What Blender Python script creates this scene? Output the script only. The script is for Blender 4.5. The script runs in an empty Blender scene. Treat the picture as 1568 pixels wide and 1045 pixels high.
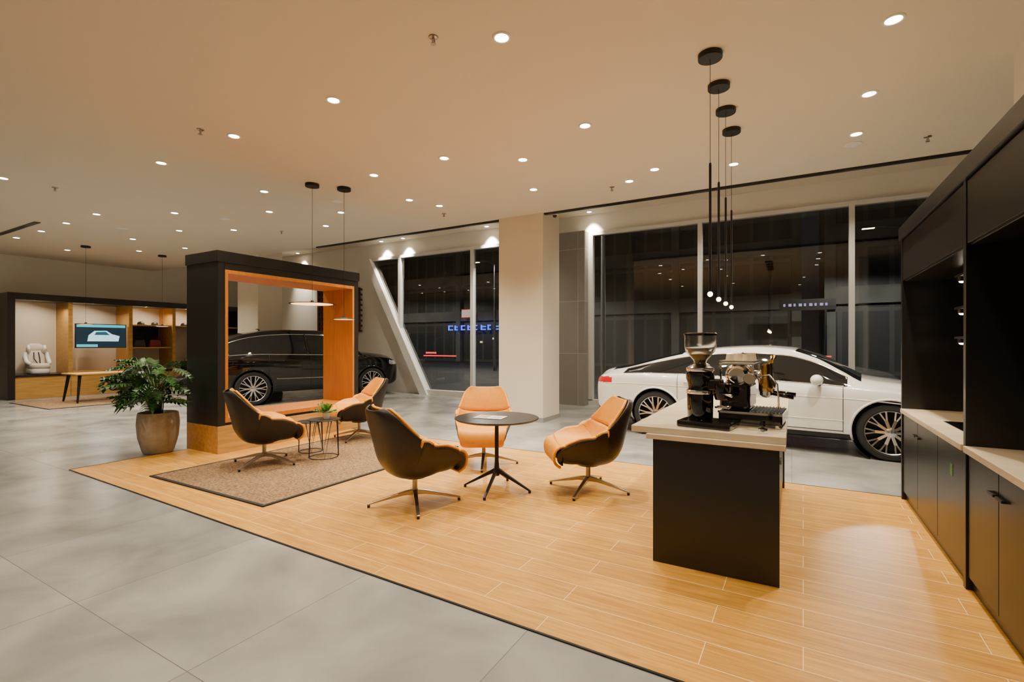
import bpy, math, random
import numpy as np
from mathutils import Vector, Matrix
random.seed(7)
D = bpy.data
COL = bpy.context.scene.collection
pi = math.pi

# ---------------------------------------------------------------- materials
def nodes_of(m):
    m.use_nodes = True
    nt = m.node_tree
    return nt, nt.nodes, nt.links, nt.nodes.get("Principled BSDF")

def mat(name, col, rough=0.5, metal=0.0, coat=0.0, noise=0.0, nscale=8.0, bump=0.0, bscale=60.0, trans=0.0, alpha=1.0, sheen=0.0, spec=None):
    m = D.materials.new(name)
    nt, N, L, b = nodes_of(m)
    b.inputs["Base Color"].default_value = (*col, 1)
    b.inputs["Roughness"].default_value = rough
    b.inputs["Metallic"].default_value = metal
    b.inputs["Coat Weight"].default_value = coat
    b.inputs["Coat Roughness"].default_value = 0.05
    b.inputs["Transmission Weight"].default_value = trans
    if spec is not None: b.inputs["Specular IOR Level"].default_value = spec
    if sheen: b.inputs["Sheen Weight"].default_value = sheen
    tc = N.new("ShaderNodeTexCoord")
    if noise > 0:
        n = N.new("ShaderNodeTexNoise"); n.inputs["Scale"].default_value = nscale; n.inputs["Detail"].default_value = 5
        L.new(tc.outputs["Object"], n.inputs["Vector"])
        r = N.new("ShaderNodeValToRGB")
        r.color_ramp.elements[0].position = 0.3; r.color_ramp.elements[1].position = 0.7
        r.color_ramp.elements[0].color = (*[c*(1-noise) for c in col], 1)
        r.color_ramp.elements[1].color = (*[min(1, c*(1+noise)) for c in col], 1)
        L.new(n.outputs["Fac"], r.inputs["Fac"]); L.new(r.outputs["Color"], b.inputs["Base Color"])
    if bump > 0:
        n2 = N.new("ShaderNodeTexNoise"); n2.inputs["Scale"].default_value = bscale; n2.inputs["Detail"].default_value = 3
        L.new(tc.outputs["Object"], n2.inputs["Vector"])
        bp = N.new("ShaderNodeBump"); bp.inputs["Strength"].default_value = bump; bp.inputs["Distance"].default_value = 0.01
        L.new(n2.outputs["Fac"], bp.inputs["Height"]); L.new(bp.outputs["Normal"], b.inputs["Normal"])
    return m

def emis(name, col, strength):
    m = D.materials.new(name)
    nt, N, L, b = nodes_of(m)
    b.inputs["Base Color"].default_value = (*[c*0.5 for c in col], 1)
    b.inputs["Emission Color"].default_value = (*col, 1)
    b.inputs["Emission Strength"].default_value = strength
    return m

def wood_mat(name, c1, c2, rough=0.45, axis=0, scale=1.0):
    m = D.materials.new(name)
    nt, N, L, b = nodes_of(m)
    tc = N.new("ShaderNodeTexCoord"); mp = N.new("ShaderNodeMapping")
    s = [14*scale]*3; s[axis] = 1.2*scale
    mp.inputs["Scale"].default_value = s
    n = N.new("ShaderNodeTexNoise"); n.inputs["Scale"].default_value = 1.6; n.inputs["Detail"].default_value = 8; n.inputs["Distortion"].default_value = 0.6
    r = N.new("ShaderNodeValToRGB")
    r.color_ramp.elements[0].position = 0.3; r.color_ramp.elements[1].position = 0.72
    r.color_ramp.elements[0].color = (*c1, 1); r.color_ramp.elements[1].color = (*c2, 1)
    L.new(tc.outputs["Object"], mp.inputs["Vector"]); L.new(mp.outputs["Vector"], n.inputs["Vector"])
    L.new(n.outputs["Fac"], r.inputs["Fac"]); L.new(r.outputs["Color"], b.inputs["Base Color"])
    b.inputs["Roughness"].default_value = rough
    return m

def plank_floor_mat():
    m = D.materials.new("wood_plank_tile")
    nt, N, L, b = nodes_of(m)
    tc = N.new("ShaderNodeTexCoord")
    mp0 = N.new("ShaderNodeMapping"); mp0.inputs["Rotation"].default_value = (0, 0, math.radians(1.0))
    L.new(tc.outputs["Object"], mp0.inputs["Vector"])
    br = N.new("ShaderNodeTexBrick")
    br.inputs["Scale"].default_value = 1.0
    br.inputs["Brick Width"].default_value = 1.2; br.inputs["Row Height"].default_value = 0.2
    br.inputs["Mortar Size"].default_value = 0.0024; br.inputs["Mortar Smooth"].default_value = 0.2
    br.inputs["Bias"].default_value = 0.0
    br.offset = 0.35; br.offset_frequency = 2
    br.inputs["Color1"].default_value = (0.0, 0.0, 0.0, 1); br.inputs["Color2"].default_value = (1, 1, 1, 1)
    br.inputs["Mortar"].default_value = (0.5, 0.5, 0.5, 1)
    L.new(mp0.outputs["Vector"], br.inputs["Vector"])
    mp = N.new("ShaderNodeMapping"); mp.inputs["Scale"].default_value = (1.4, 20, 1)
    L.new(mp0.outputs["Vector"], mp.inputs["Vector"])
    n = N.new("ShaderNodeTexNoise"); n.inputs["Scale"].default_value = 1.8; n.inputs["Detail"].default_value = 9; n.inputs["Distortion"].default_value = 1.2
    L.new(mp.outputs["Vector"], n.inputs["Vector"])
    r = N.new("ShaderNodeValToRGB")
    r.color_ramp.elements[0].position = 0.30; r.color_ramp.elements[1].position = 0.70
    r.color_ramp.elements[0].color = (0.47, 0.215, 0.024, 1); r.color_ramp.elements[1].color = (0.70, 0.360, 0.052, 1)
    L.new(n.outputs["Fac"], r.inputs["Fac"])
    mx = N.new("ShaderNodeMixRGB"); mx.blend_type = 'MULTIPLY'; mx.inputs[0].default_value = 1.0
    r2 = N.new("ShaderNodeValToRGB")
    r2.color_ramp.elements[0].color = (0.86, 0.85, 0.84, 1); r2.color_ramp.elements[1].color = (1, 1, 1, 1)
    L.new(br.outputs["Color"], r2.inputs["Fac"])
    L.new(r.outputs["Color"], mx.inputs[1]); L.new(r2.outputs["Color"], mx.inputs[2])
    mx2 = N.new("ShaderNodeMixRGB"); mx2.inputs[2].default_value = (0.90, 0.64, 0.30, 1)
    L.new(br.outputs["Fac"], mx2.inputs[0]); L.new(mx.outputs[0], mx2.inputs[1])
    L.new(mx2.outputs[0], b.inputs["Base Color"])
    b.inputs["Roughness"].default_value = 0.38
    bp = N.new("ShaderNodeBump"); bp.invert = True; bp.inputs["Strength"].default_value = 0.25; bp.inputs["Distance"].default_value = 0.003
    L.new(br.outputs["Fac"], bp.inputs["Height"]); L.new(bp.outputs["Normal"], b.inputs["Normal"])
    return m

def tile_mat(name, base, joint, bw, bh, rough, var=0.12, off=0.0, mortar=0.003, wall=False):
    m = D.materials.new(name)
    nt, N, L, b = nodes_of(m)
    tc = N.new("ShaderNodeTexCoord")
    vec = tc.outputs["Object"]
    if wall:
        mpw = N.new("ShaderNodeMapping"); mpw.inputs["Rotation"].default_value = (math.radians(90), 0, 0)
        L.new(vec, mpw.inputs["Vector"]); vec = mpw.outputs["Vector"]
    br = N.new("ShaderNodeTexBrick"); br.inputs["Scale"].default_value = 1.0
    br.inputs["Brick Width"].default_value = bw; br.inputs["Row Height"].default_value = bh
    br.inputs["Mortar Size"].default_value = mortar; br.inputs["Mortar Smooth"].default_value = 0.1
    br.offset = off
    br.inputs["Color1"].default_value = (0, 0, 0, 1); br.inputs["Color2"].default_value = (1, 1, 1, 1)
    L.new(vec, br.inputs["Vector"])
    n = N.new("ShaderNodeTexNoise"); n.inputs["Scale"].default_value = 1.3; n.inputs["Detail"].default_value = 7; n.inputs["Distortion"].default_value = 0.4
    L.new(vec, n.inputs["Vector"])
    r = N.new("ShaderNodeValToRGB")
    r.color_ramp.elements[0].position = 0.3; r.color_ramp.elements[1].position = 0.7
    r.color_ramp.elements[0].color = (*[c*(1-var) for c in base], 1); r.color_ramp.elements[1].color = (*[c*(1+var) for c in base], 1)
    L.new(n.outputs["Fac"], r.inputs["Fac"])
    r2 = N.new("ShaderNodeValToRGB"); r2.color_ramp.elements[0].color = (0.84, 0.84, 0.84, 1); r2.color_ramp.elements[1].color = (1.0, 1.0, 1.0, 1)
    L.new(br.outputs["Color"], r2.inputs["Fac"])
    mx = N.new("ShaderNodeMixRGB"); mx.blend_type = 'MULTIPLY'; mx.inputs[0].default_value = 1
    L.new(r.outputs["Color"], mx.inputs[1]); L.new(r2.outputs["Color"], mx.inputs[2])
    mx2 = N.new("ShaderNodeMixRGB"); mx2.inputs[2].default_value = (*joint, 1)
    L.new(br.outputs["Fac"], mx2.inputs[0]); L.new(mx.outputs[0], mx2.inputs[1])
    L.new(mx2.outputs[0], b.inputs["Base Color"])
    rr = N.new("ShaderNodeMapRange"); rr.inputs["To Min"].default_value = rough-0.08; rr.inputs["To Max"].default_value = rough+0.10
    L.new(n.outputs["Fac"], rr.inputs["Value"]); L.new(rr.outputs[0], b.inputs["Roughness"])
    return m

def window_glass():
    m = D.materials.new("window_glass")
    m.use_nodes = True; nt = m.node_tree; N = nt.nodes; L = nt.links
    N.clear()
    o = N.new("ShaderNodeOutputMaterial"); t = N.new("ShaderNodeBsdfTransparent"); g = N.new("ShaderNodeBsdfGlossy")
    t.inputs[0].default_value = (0.78, 0.80, 0.80, 1)
    g.inputs["Roughness"].default_value = 0.01
    f = N.new("ShaderNodeFresnel"); f.inputs["IOR"].default_value = 1.9
    mx = N.new("ShaderNodeMixShader")
    L.new(f.outputs[0], mx.inputs[0]); L.new(t.outputs[0], mx.inputs[1]); L.new(g.outputs[0], mx.inputs[2]); L.new(mx.outputs[0], o.inputs[0])
    return m

M = {}
M['ceil'] = mat("ceiling_paint", (0.72, 0.66, 0.55), 0.75, bump=0.02, bscale=200)
M['wall'] = mat("wall_paint", (0.72, 0.69, 0.60), 0.7, bump=0.03, bscale=180)
M['wallw'] = mat("wall_paint_white", (0.84, 0.83, 0.78), 0.6, bump=0.02, bscale=180)
M['column'] = mat("column_paint", (0.74, 0.67, 0.545), 0.6, bump=0.02, bscale=150)
M['floor'] = tile_mat("grey_stone_tile", (0.275, 0.275, 0.262), (0.13, 0.13, 0.125), 1.2, 1.2, 0.22, 0.34, 0.0, 0.0024)
M['wallTile'] = tile_mat("grey_wall_tile", (0.28, 0.275, 0.255), (0.5, 0.5, 0.48), 0.75, 1.27, 0.4, 0.08, 0.0, 0.005, wall=True)
M['plank'] = plank_floor_mat()
M['black'] = mat("black_laminate", (0.010, 0.0095, 0.009), 0.32, noise=0.1)
M['blackm'] = mat("black_metal", (0.013, 0.013, 0.013), 0.4, metal=0.3)
M['blackgl'] = mat("black_gloss", (0.005, 0.005, 0.006), 0.08, coat=0.5)
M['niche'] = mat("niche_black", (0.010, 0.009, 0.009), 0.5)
M['orangeP'] = wood_mat("orange_veneer", (0.44, 0.145, 0.006), (0.56, 0.20, 0.012), 0.45, axis=2)
M['oak'] = wood_mat("oak", (0.42, 0.215, 0.045), (0.60, 0.345, 0.09), 0.45, axis=1)
M['leatherO'] = mat("orange_leather", (0.72, 0.295, 0.009), 0.42, noise=0.06, nscale=20, bump=0.08, bscale=180, spec=0.3)
M['leatherB'] = mat("dark_brown_leather", (0.014, 0.008, 0.0055), 0.42, noise=0.15, nscale=20, bump=0.08, bscale=180)
M['alu'] = mat("brushed_bronze_aluminium", (0.48, 0.41, 0.33), 0.30, metal=1.0, noise=0.05)
M['chrome'] = mat("chrome", (0.85, 0.85, 0.86), 0.12, metal=1.0)
M['brass'] = mat("brass", (0.85, 0.52, 0.16), 0.2, metal=1.0)
M['marble'] = mat("cream_quartz", (0.66, 0.55, 0.38), 0.3, noise=0.10, nscale=6)
M['white'] = mat("white_lacquer", (0.82, 0.82, 0.80), 0.4)
M['frame'] = mat("window_frame_white", (0.72, 0.72, 0.69), 0.4)
M['glassw'] = window_glass()
M['lamp'] = emis("downlight_emitter", (1.0, 0.86, 0.68), 24)
M['bulb'] = emis("bulb_emitter", (1.0, 0.62, 0.30), 16)
M['rug'] = mat("woven_rug", (0.205, 0.122, 0.056), 0.95, noise=0.65, nscale=42, bump=0.9, bscale=80)
M['rugedge'] = mat("rug_border", (0.014, 0.012, 0.010), 0.9, bump=0.4, bscale=150)
M['pot'] = mat("stone_planter", (0.34, 0.30, 0.24), 0.8, noise=0.12, nscale=12, bump=0.2)
M['soil'] = mat("soil", (0.03, 0.02, 0.013), 0.95, bump=0.8)
M['leaf'] = mat("leaf_green", (0.024, 0.088, 0.010), 0.36, noise=0.45, nscale=9)
M['leaf2'] = mat("leaf_light_green", (0.08, 0.24, 0.025), 0.4, noise=0.3, nscale=12)
M['stem'] = mat("stem_green", (0.06, 0.11, 0.02), 0.5)
M['paintW'] = mat("car_paint_white", (0.84, 0.84, 0.81), 0.20, coat=1.0)
M['paintB'] = mat("car_paint_black", (0.003, 0.003, 0.0035), 0.07, coat=0.0, spec=0.7)
M['carglass'] = mat("car_glass_tinted", (0.008, 0.009, 0.010), 0.03, spec=0.7)
M['tyre'] = mat("tyre_rubber", (0.012, 0.012, 0.012), 0.7, bump=0.3)
M['rim'] = mat("alloy_rim", (0.78, 0.78, 0.79), 0.24, metal=1.0)
M['rimdark'] = mat("alloy_rim_dark", (0.012, 0.012, 0.012), 0.4, metal=0.6)
M['red'] = mat("tail_light_red", (0.60, 0.01, 0.015), 0.1, coat=1.0)
M['lens'] = mat("headlight_lens", (0.5, 0.52, 0.55), 0.08, metal=0.6, coat=1.0)
M['paper'] = mat("paper", (0.8, 0.76, 0.7), 0.7)
M['asphalt'] = mat("asphalt", (0.03, 0.03, 0.032), 0.8, noise=0.2)
M['poledark'] = mat("grey_pole", (0.09, 0.09, 0.09), 0.5)

# ---------------------------------------------------------------- mesh helpers
def root(name, loc=(0, 0, 0), rz=0.0):
    e = D.objects.new(name, None); COL.objects.link(e)
    e.location = loc; e.rotation_euler = (0, 0, rz); e.empty_display_size = 0.1
    return e

def mk(name, verts, faces, mats, parent=None, smooth=False, midx=None, bevel=0.0, seg=2, solid=0.0, subs=0, soff=-1.0):
    me = D.meshes.new(name)
    me.from_pydata([tuple(map(float, v)) for v in verts], [], faces)
    me.validate(); me.update()
    if not isinstance(mats, (list, tuple)): mats = [mats]
    for m in mats: me.materials.append(m)
    if midx is not None and len(midx) == len(me.polygons):
        me.polygons.foreach_set("material_index", midx)
    if smooth: me.polygons.foreach_set("use_smooth", [True]*len(me.polygons))
    o = D.objects.new(name, me); COL.objects.link(o)
    if parent is not None: o.parent = parent
    if solid:
        s = o.modifiers.new("Solid", 'SOLIDIFY'); s.thickness = solid; s.offset = soff
    if bevel:
        b = o.modifiers.new("Bevel", 'BEVEL'); b.width = bevel; b.segments = seg; b.limit_method = 'ANGLE'
    if subs:
        b = o.modifiers.new("Sub", 'SUBSURF'); b.levels = subs; b.render_levels = subs
    return o

BF = [(0, 3, 2, 1), (4, 5, 6, 7), (0, 1, 5, 4), (1, 2, 6, 5), (2, 3, 7, 6), (3, 0, 4, 7)]
def bv(x0, x1, y0, y1, z0, z1):
    return [(x0, y0, z0), (x1, y0, z0), (x1, y1, z0), (x0, y1, z0), (x0, y0, z1), (x1, y0, z1), (x1, y1, z1), (x0, y1, z1)]
def box(name, x0, x1, y0, y1, z0, z1, m, parent=None, bevel=0.0, seg=2):
    return mk(name, bv(x0, x1, y0, y1, z0, z1), BF, m, parent, bevel=bevel, seg=seg)
def boxes(name, lst, m, parent=None, bevel=0.0):
    V = []; Fc = []
    for b in lst:
        n = len(V); V += bv(*b); Fc += [tuple(i+n for i in f) for f in BF]
    return mk(name, V, Fc, m, parent, bevel=bevel)

def lathe(name, prof, m, parent=None, c=(0, 0, 0), n=32, smooth=True, axis='z', bevel=0, scale=(1, 1), caps=True):
    V = []; Fc = []
    k = len(prof)
    for i in range(n):
        a = 2*pi*i/n
        for (r, z) in prof:
            x, y = r*math.cos(a)*scale[0], r*math.sin(a)*scale[1]
            if axis == 'z': p = (c[0]+x, c[1]+y, c[2]+z)
            elif axis == 'y': p = (c[0]+x, c[1]+z, c[2]+y)
            else: p = (c[0]+z, c[1]+x, c[2]+y)
            V.append(p)
    for i in range(n):
        j = (i+1) % n
        for q in range(k-1):
            Fc.append((i*k+q, j*k+q, j*k+q+1, i*k+q+1))
    if caps:
        if prof[0][0] > 1e-6: Fc.append(tuple(i*k for i in range(n))[::-1])
        if prof[-1][0] > 1e-6: Fc.append(tuple(i*k+k-1 for i in range(n)))
    o = mk(name, V, Fc, m, parent, smooth=smooth)
    if smooth:
        e = o.modifiers.new("Edge", 'EDGE_SPLIT'); e.split_angle = math.radians(35)
    return o

def cyl(name, c, r, z0, z1, m, parent=None, n=24, axis='z'):
    return lathe(name, [(r, z0), (r, z1)], m, parent, c, n, True, axis)

def tube(name, pts, rad, m, parent=None, n=8, closed=False, smooth=True):
    pts = [Vector(p) for p in pts]
    if not isinstance(rad, (list, tuple)): rad = [rad]*len(pts)
    V = []; Fc = []
    prev = None
    K = len(pts)
    for i, p in enumerate(pts):
        if closed: t = pts[(i+1) % K]-pts[i-1]
        else: t = pts[min(i+1, K-1)]-pts[max(i-1, 0)]
        t.normalize()
        if prev is None:
            up = Vector((0, 0, 1)) if abs(t.z) < 0.9 else Vector((1, 0, 0))
            a = t.cross(up).normalized()
        else:
            a = (prev - t*prev.dot(t)).normalized()
        prev = a
        b = t.cross(a)
        for j in range(n):
            w = 2*pi*j/n
            V.append(p + (a*math.cos(w)+b*math.sin(w))*rad[i])
    for i in range(K if closed else K-1):
        i2 = (i+1) % K
        for j in range(n):
            j2 = (j+1) % n
            Fc.append((i*n+j, i2*n+j, i2*n+j2, i*n+j2))
    if not closed:
        Fc.append(tuple(range(n))); Fc.append(tuple((K-1)*n+j for j in range(n))[::-1])
    return mk(name, V, Fc, m, parent, smooth=smooth)

def beam(name, secs, m, parent=None, bevel=0.004):
    V = []; Fc = []
    P = [Vector(s[0]) for s in secs]
    for i, s in enumerate(secs):
        t = (P[min(i+1, len(P)-1)]-P[max(i-1, 0)]).normalized()
        side = t.cross(Vector((0, 0, 1)))
        if side.length < 1e-3: side = Vector((0, 1, 0))
        side.normalize(); up = side.cross(t)
        w, h = s[1]/2, s[2]/2
        for a, b in ((-1, -1), (1, -1), (1, 1), (-1, 1)):
            V.append(P[i]+side*a*w+up*b*h)
    for i in range(len(secs)-1):
        for j in range(4):
            j2 = (j+1) % 4
            Fc.append((i*4+j, i*4+j2, i*4+4+j2, i*4+4+j))
    Fc.append((3, 2, 1, 0)); q = (len(secs)-1)*4; Fc.append((q, q+1, q+2, q+3))
    return mk(name, V, Fc, m, parent, bevel=bevel)

def sphere(name, c, r, m, parent=None, n=20, sc=(1, 1, 1)):
    V = []; Fc = []
    h = n//2
    for i in range(h+1):
        a = pi*i/h
        for j in range(n):
            b = 2*pi*j/n
            V.append((c[0]+r*sc[0]*math.sin(a)*math.cos(b), c[1]+r*sc[1]*math.sin(a)*math.sin(b), c[2]-r*sc[2]*math.cos(a)))
    for i in range(h):
        for j in range(n):
            j2 = (j+1) % n
            Fc.append((i*n+j, i*n+j2, (i+1)*n+j2, (i+1)*n+j))
    return mk(name, V, Fc, m, parent, smooth=True)

def herm(xs, ys, x):
    xs = np.array(xs, float); ys = np.array(ys, float)
    x = min(max(x, xs[0]), xs[-1])
    i = int(np.clip(np.searchsorted(xs, x)-1, 0, len(xs)-2))
    h = xs[i+1]-xs[i]
    def sl(k):
        if k == 0: return (ys[1]-ys[0])/(xs[1]-xs[0])
        if k == len(xs)-1: return (ys[-1]-ys[-2])/(xs[-1]-xs[-2])
        a = (ys[k]-ys[k-1])/(xs[k]-xs[k-1]); b = (ys[k+1]-ys[k])/(xs[k+1]-xs[k])
        return 0.0 if a*b <= 0 else 2*a*b/(a+b)
    t = (x-xs[i])/h
    m0, m1 = sl(i)*h, sl(i+1)*h
    return float((2*t**3-3*t**2+1)*ys[i]+(t**3-2*t**2+t)*m0+(-2*t**3+3*t**2)*ys[i+1]+(t**3-t**2)*m1)

# ================================================================= ROOM SHELL
XL, XR, YF, YW, HC, HC2 = -19.0, 6.5, -4.0, 11.45, 4.0, 4.7
SL = 8.45
box("floor", XL, XR, YF, 11.8, -0.12, 0.0, M['floor'])
wf = [(-7.44, 2.43), (0.94, 2.22), (1.65, 2.20), (1.65, 6.02), (-7.44, 6.06)]
V = [(x, y, 0.0) for x, y in wf]+[(x, y, 0.006) for x, y in wf]
n = len(wf)
mk("floor_wood", V, [tuple(range(n))[::-1], tuple(range(n, 2*n))]+[(i, (i+1) % n, (i+1) % n+n, i+n) for i in range(n)], M['plank'])
def strip(name, a, b, w, z, m):
    a = Vector((*a, 0)); b = Vector((*b, 0)); s = (b-a).normalized().cross(Vector((0, 0, 1)))*w/2
    P = [a-s, a+s, b+s, b-s]
    V = [(p.x, p.y, 0) for p in P]+[(p.x, p.y, z) for p in P]
    return mk(name, V, BF, m)
strip("trim_1", (-7.45, 2.422), (1.65, 2.192), 0.012, 0.008, M['blackm'])
strip("trim_2", (-7.45, 2.42), (-7.45, 6.07), 0.012, 0.008, M['blackm'])
strip("trim_3", (-7.45, 6.066), (0.93, 6.026), 0.012, 0.008, M['blackm'])

box("ceiling", XL, XR, YF, SL, HC, HC+0.1, M['ceil'])
box("ceiling_raised", XL, XR, SL, 11.8, HC2, HC2+0.1, M['ceil'])
box("ceiling_riser", XL, XR, SL-0.1, SL, HC+0.1, HC2, M['ceil'])
box("trim_4", -10.6, XR, SL-0.07, SL+0.005, HC-0.03, HC+0.02, M['black'])
box("trim_5", -18.9, -13.4, 3.80, 3.90, HC-0.012, HC+0.01, M['black'])
box("wall_left", XL-0.2, XL, YF, 11.8, 0, HC2, M['wall'])
box("wall_front", XL, XR, YF-0.2, YF, 0, HC2, M['wall'])
box("wall_right", 1.66, 1.9, YF, 5.8, 0, HC, M['wall'])
box("wall_right_far", XR, XR+0.2, YF, 11.8, 0, HC2, M['wall'])
P = [(XL, 0.0), (-9.62, 0.0), (-11.98, 4.22), (XR, 4.22), (XR, HC2), (XL, HC2)]
V = [(x, 11.45, z) for x, z in P]+[(x, 11.75, z) for x, z in P]
n = len(P)
mk("wall_back", V, [tuple(range(n)), tuple(range(n, 2*n))[::-1]]+[(i, i+n, (i+1) % n+n, (i+1) % n) for i in range(n)], M['wallw'])
def prism_xz(name, P, y0, y1, m, parent=None, bevel=0.0):
    n = len(P)
    V = [(x, y0, z) for x, z in P]+[(x, y1, z) for x, z in P]
    return mk(name, V, [tuple(range(n)), tuple(range(n, 2*n))[::-1]]+[(i, i+n, (i+1) % n+n, (i+1) % n) for i in range(n)], m, parent, bevel=bevel)
prism_xz("trim_6", [(-9.62, 0.0), (-9.34, 0.0), (-11.70, 4.22), (-11.98, 4.22)], 11.25, 11.5, M['white'])
wr = root("window_frame")
fr = []
for x in (-10.5, -7.8, -1.75, 1.0, 3.75):
    z0 = 0.12 if x > -10 else 1.62
    fr.append((x-0.045, x+0.045, 11.33, 11.47, z0, 4.2))
fr.append((-4.33, -4.22, 11.33, 11.47, 0.12, 4.2))
fr.append((-5.95, -5.85, 11.33, 11.47, 0.12, 4.2))
fr.append((-11.8, -5.8, 11.35, 11.5, 4.16, 4.24)); fr.append((-4.33, XR, 11.35, 11.5, 4.16, 4.24))
fr.append((-9.5, -5.8, 11.33, 11.5, 0.0, 0.14)); fr.append((-4.33, XR, 11.33, 11.5, 0.0, 0.14))
boxes("frame_bars", fr, M['frame'], wr)
mk("window_1", [(-9.45, 11.42, 0.12), (-5.8, 11.42, 0.12), (-5.8, 11.42, 4.2), (-11.8, 11.42, 4.2)], [(0, 1, 2, 3)], M['glassw'])
mk("window_2", [(-4.33, 11.42, 0.12), (XR, 11.42, 0.12), (XR, 11.42, 4.2), (-4.33, 11.42, 4.2)], [(0, 1, 2, 3)], M['glassw'])
box("wall_pier", -5.85, -4.33, 11.08, 11.7, 0, 4.24, M['wallTile'])
def column(x0, x1, y0=8.34, y1=9.09):
    r = root("column")
    box("shaft", x0, x1, y0, y1, 0.0, HC2, M['column'], r, bevel=0.006)
    boxes("base_trim", [(x0-0.012, x1+0.012, y0-0.012, y1+0.012, 0.0, 0.09)], M['wallTile'], r)
column(-5.08, -4.10)
column(-13.95, -12.98)

lt = root("slatted_screen")
sl = []
for i in range(14): sl.append((-14.3+i*0.15, -14.22+i*0.15, 11.36, 11.43, 1.9, 3.35))
for i in range(9): sl.append((-14.3, -12.2, 11.38, 11.445, 1.9+i*0.17, 1.96+i*0.17))
boxes("slats", sl, mat("bronze_lattice", (0.10, 0.055, 0.025), 0.5), lt)

# ================================================================= CEILING FIXTURES
DL = [(-2.05, 3.41), (0.68, 4.72), (-4.07, 3.43), (0.67, 6.0), (-2.05, 5.26), (-5.81, 3.43), (-7.54, 3.44), (-4.05, 5.24), (-3.16, 5.81),
      (0.665, 7.07), (-5.36, 5.25), (-7.49, 4.92), (-0.70, 7.41), (-1.70, 7.07), (-2.16, 7.39), (-3.62, 7.02), (-5.75, 6.46), (-5.52, 7.0),
      (-8.55, 5.72), (-10.2, 4.88), (-7.42, 6.43), (-11.7, 5.69), (-8.54, 7.0), (-14.4, 4.2), (-11.6, 4.18), (-13.0, 4.18), (-13.6, 5.6),
      (-16.7, 5.39), (-15.2, 6.4), (-15.8, 4.17), (-10.3, 2.57), (-10.6, 6.25), (-13.7, 6.8),
      (-2.1, 0.9), (-4.1, 0.9), (-7.0, 0.9), (0.4, 1.6), (-10.3, 0.0), (-13.0, 1.5), (0.3, -1.0)]
def downlight(x, y, z=HC, energy=150, size=118, aim=None, vis=True):
    r = root("recessed_downlight", (x, y, z))
    lathe("trim_ring", [(0.055, -0.001), (0.058, -0.008), (0.072, -0.010), (0.078, -0.004), (0.078, 0.0)], M['white'], r, n=28)
    lathe("lens", [(0.0, -0.004), (0.054, -0.004)], M['lamp'], r, n=24)
    l = D.lights.new("spot", 'SPOT'); l.energy = energy; l.spot_size = math.radians(size); l.spot_blend = 0.9
    l.shadow_soft_size = 0.05; l.color = (1.0, 0.86, 0.66)
    o = D.objects.new("spot", l); COL.objects.link(o); o.parent = r; o.location = (0, 0, -0.03)
    if aim: o.rotation_euler = aim
    return r
for (x, y) in DL:
    e = 290
    if x > -6.5 and 2.5 < y < 6.6: e = 350
    downlight(x, y, energy=e, size=108)
for x in (-15.1, -11.1, -10.2, -7.2, -4.25):
    downlight(x, 11.18, HC2, energy=700, size=62, aim=(math.radians(22), 0, 0))
for x in (-9.0, -6.5, -2.4, 0.6, 3.5):
    downlight(x, 10.2, HC2, energy=290)
for (x, y) in ((0.66, 7.42), (-6.9, 5.9), (-9.8, 5.6), (-12.6, 5.0)):
    r = root("ceiling_speaker", (x, y, HC))
    lathe("grille", [(0.0, -0.012), (0.085, -0.012), (0.098, -0.006), (0.10, -0.001)], M['white'], r)
for (x, y) in ((-2.53, 3.13), (-5.97, 3.13), (-10.2, 3.14), (-2.48, 7.53), (1.42, 7.59), (-5.78, 7.47), (-9.8, 6.85)):
    r = root("fire_sprinkler", (x, y, HC))
    lathe("escutcheon", [(0.0, -0.001), (0.04, -0.001), (0.036, -0.008), (0.012, -0.012), (0.010, -0.05), (0.0, -0.05)][::-1], M['alu'], r, n=16)
    lathe("deflector", [(0.0, -0.062), (0.022, -0.062), (0.022, -0.058), (0.0, -0.058)], M['alu'], r, n=12)
    tube("arms", [(0.008, 0, -0.03), (0.018, 0, -0.045), (0.0, 0, -0.06), (-0.018, 0, -0.045), (-0.008, 0, -0.03)], 0.003, M['alu'], r, n=6)
r = root("security_camera", (-3.95, 8.55, HC2-0.7))
cyl("stalk", (0, 0, 0), 0.012, 0.0, 0.7, M['white'], r)
cyl("mount", (0, 0, 0), 0.05, -0.03, 0.0, M['white'], r)
sphere("dome", (0, 0, -0.03), 0.042, M['blackgl'], r)

for y in (4.5, 5.07, 5.64, 6.21):
    r = root("tube_pendant_lamp", (-0.61, y, 0))
    lathe("canopy", [(0.0, 3.955), (0.098, 3.955), (0.10, 3.96), (0.10, 3.999), (0.0, 3.999)], M['blackm'], r)
    cyl("cord", (0, 0, 0), 0.0025, 3.0, 3.96, M['blackm'], r, n=8)
    lathe("tube", [(0.0, 3.06), (0.009, 3.06), (0.011, 3.04), (0.011, 1.99), (0.013, 1.98), (0.013, 1.95), (0.0, 1.95)][::-1], M['blackm'], r, n=14)
    sphere("bulb", (0, 0, 1.93), 0.022, M['bulb'], r, n=14)
    l = D.lights.new("glow", 'POINT'); l.energy = 6; l.color = (1, 0.7, 0.4); l.shadow_soft_size = 0.03
    o = D.objects.new("glow", l); COL.objects.link(o); o.parent = r; o.location = (0, 0, 1.88)

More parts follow.
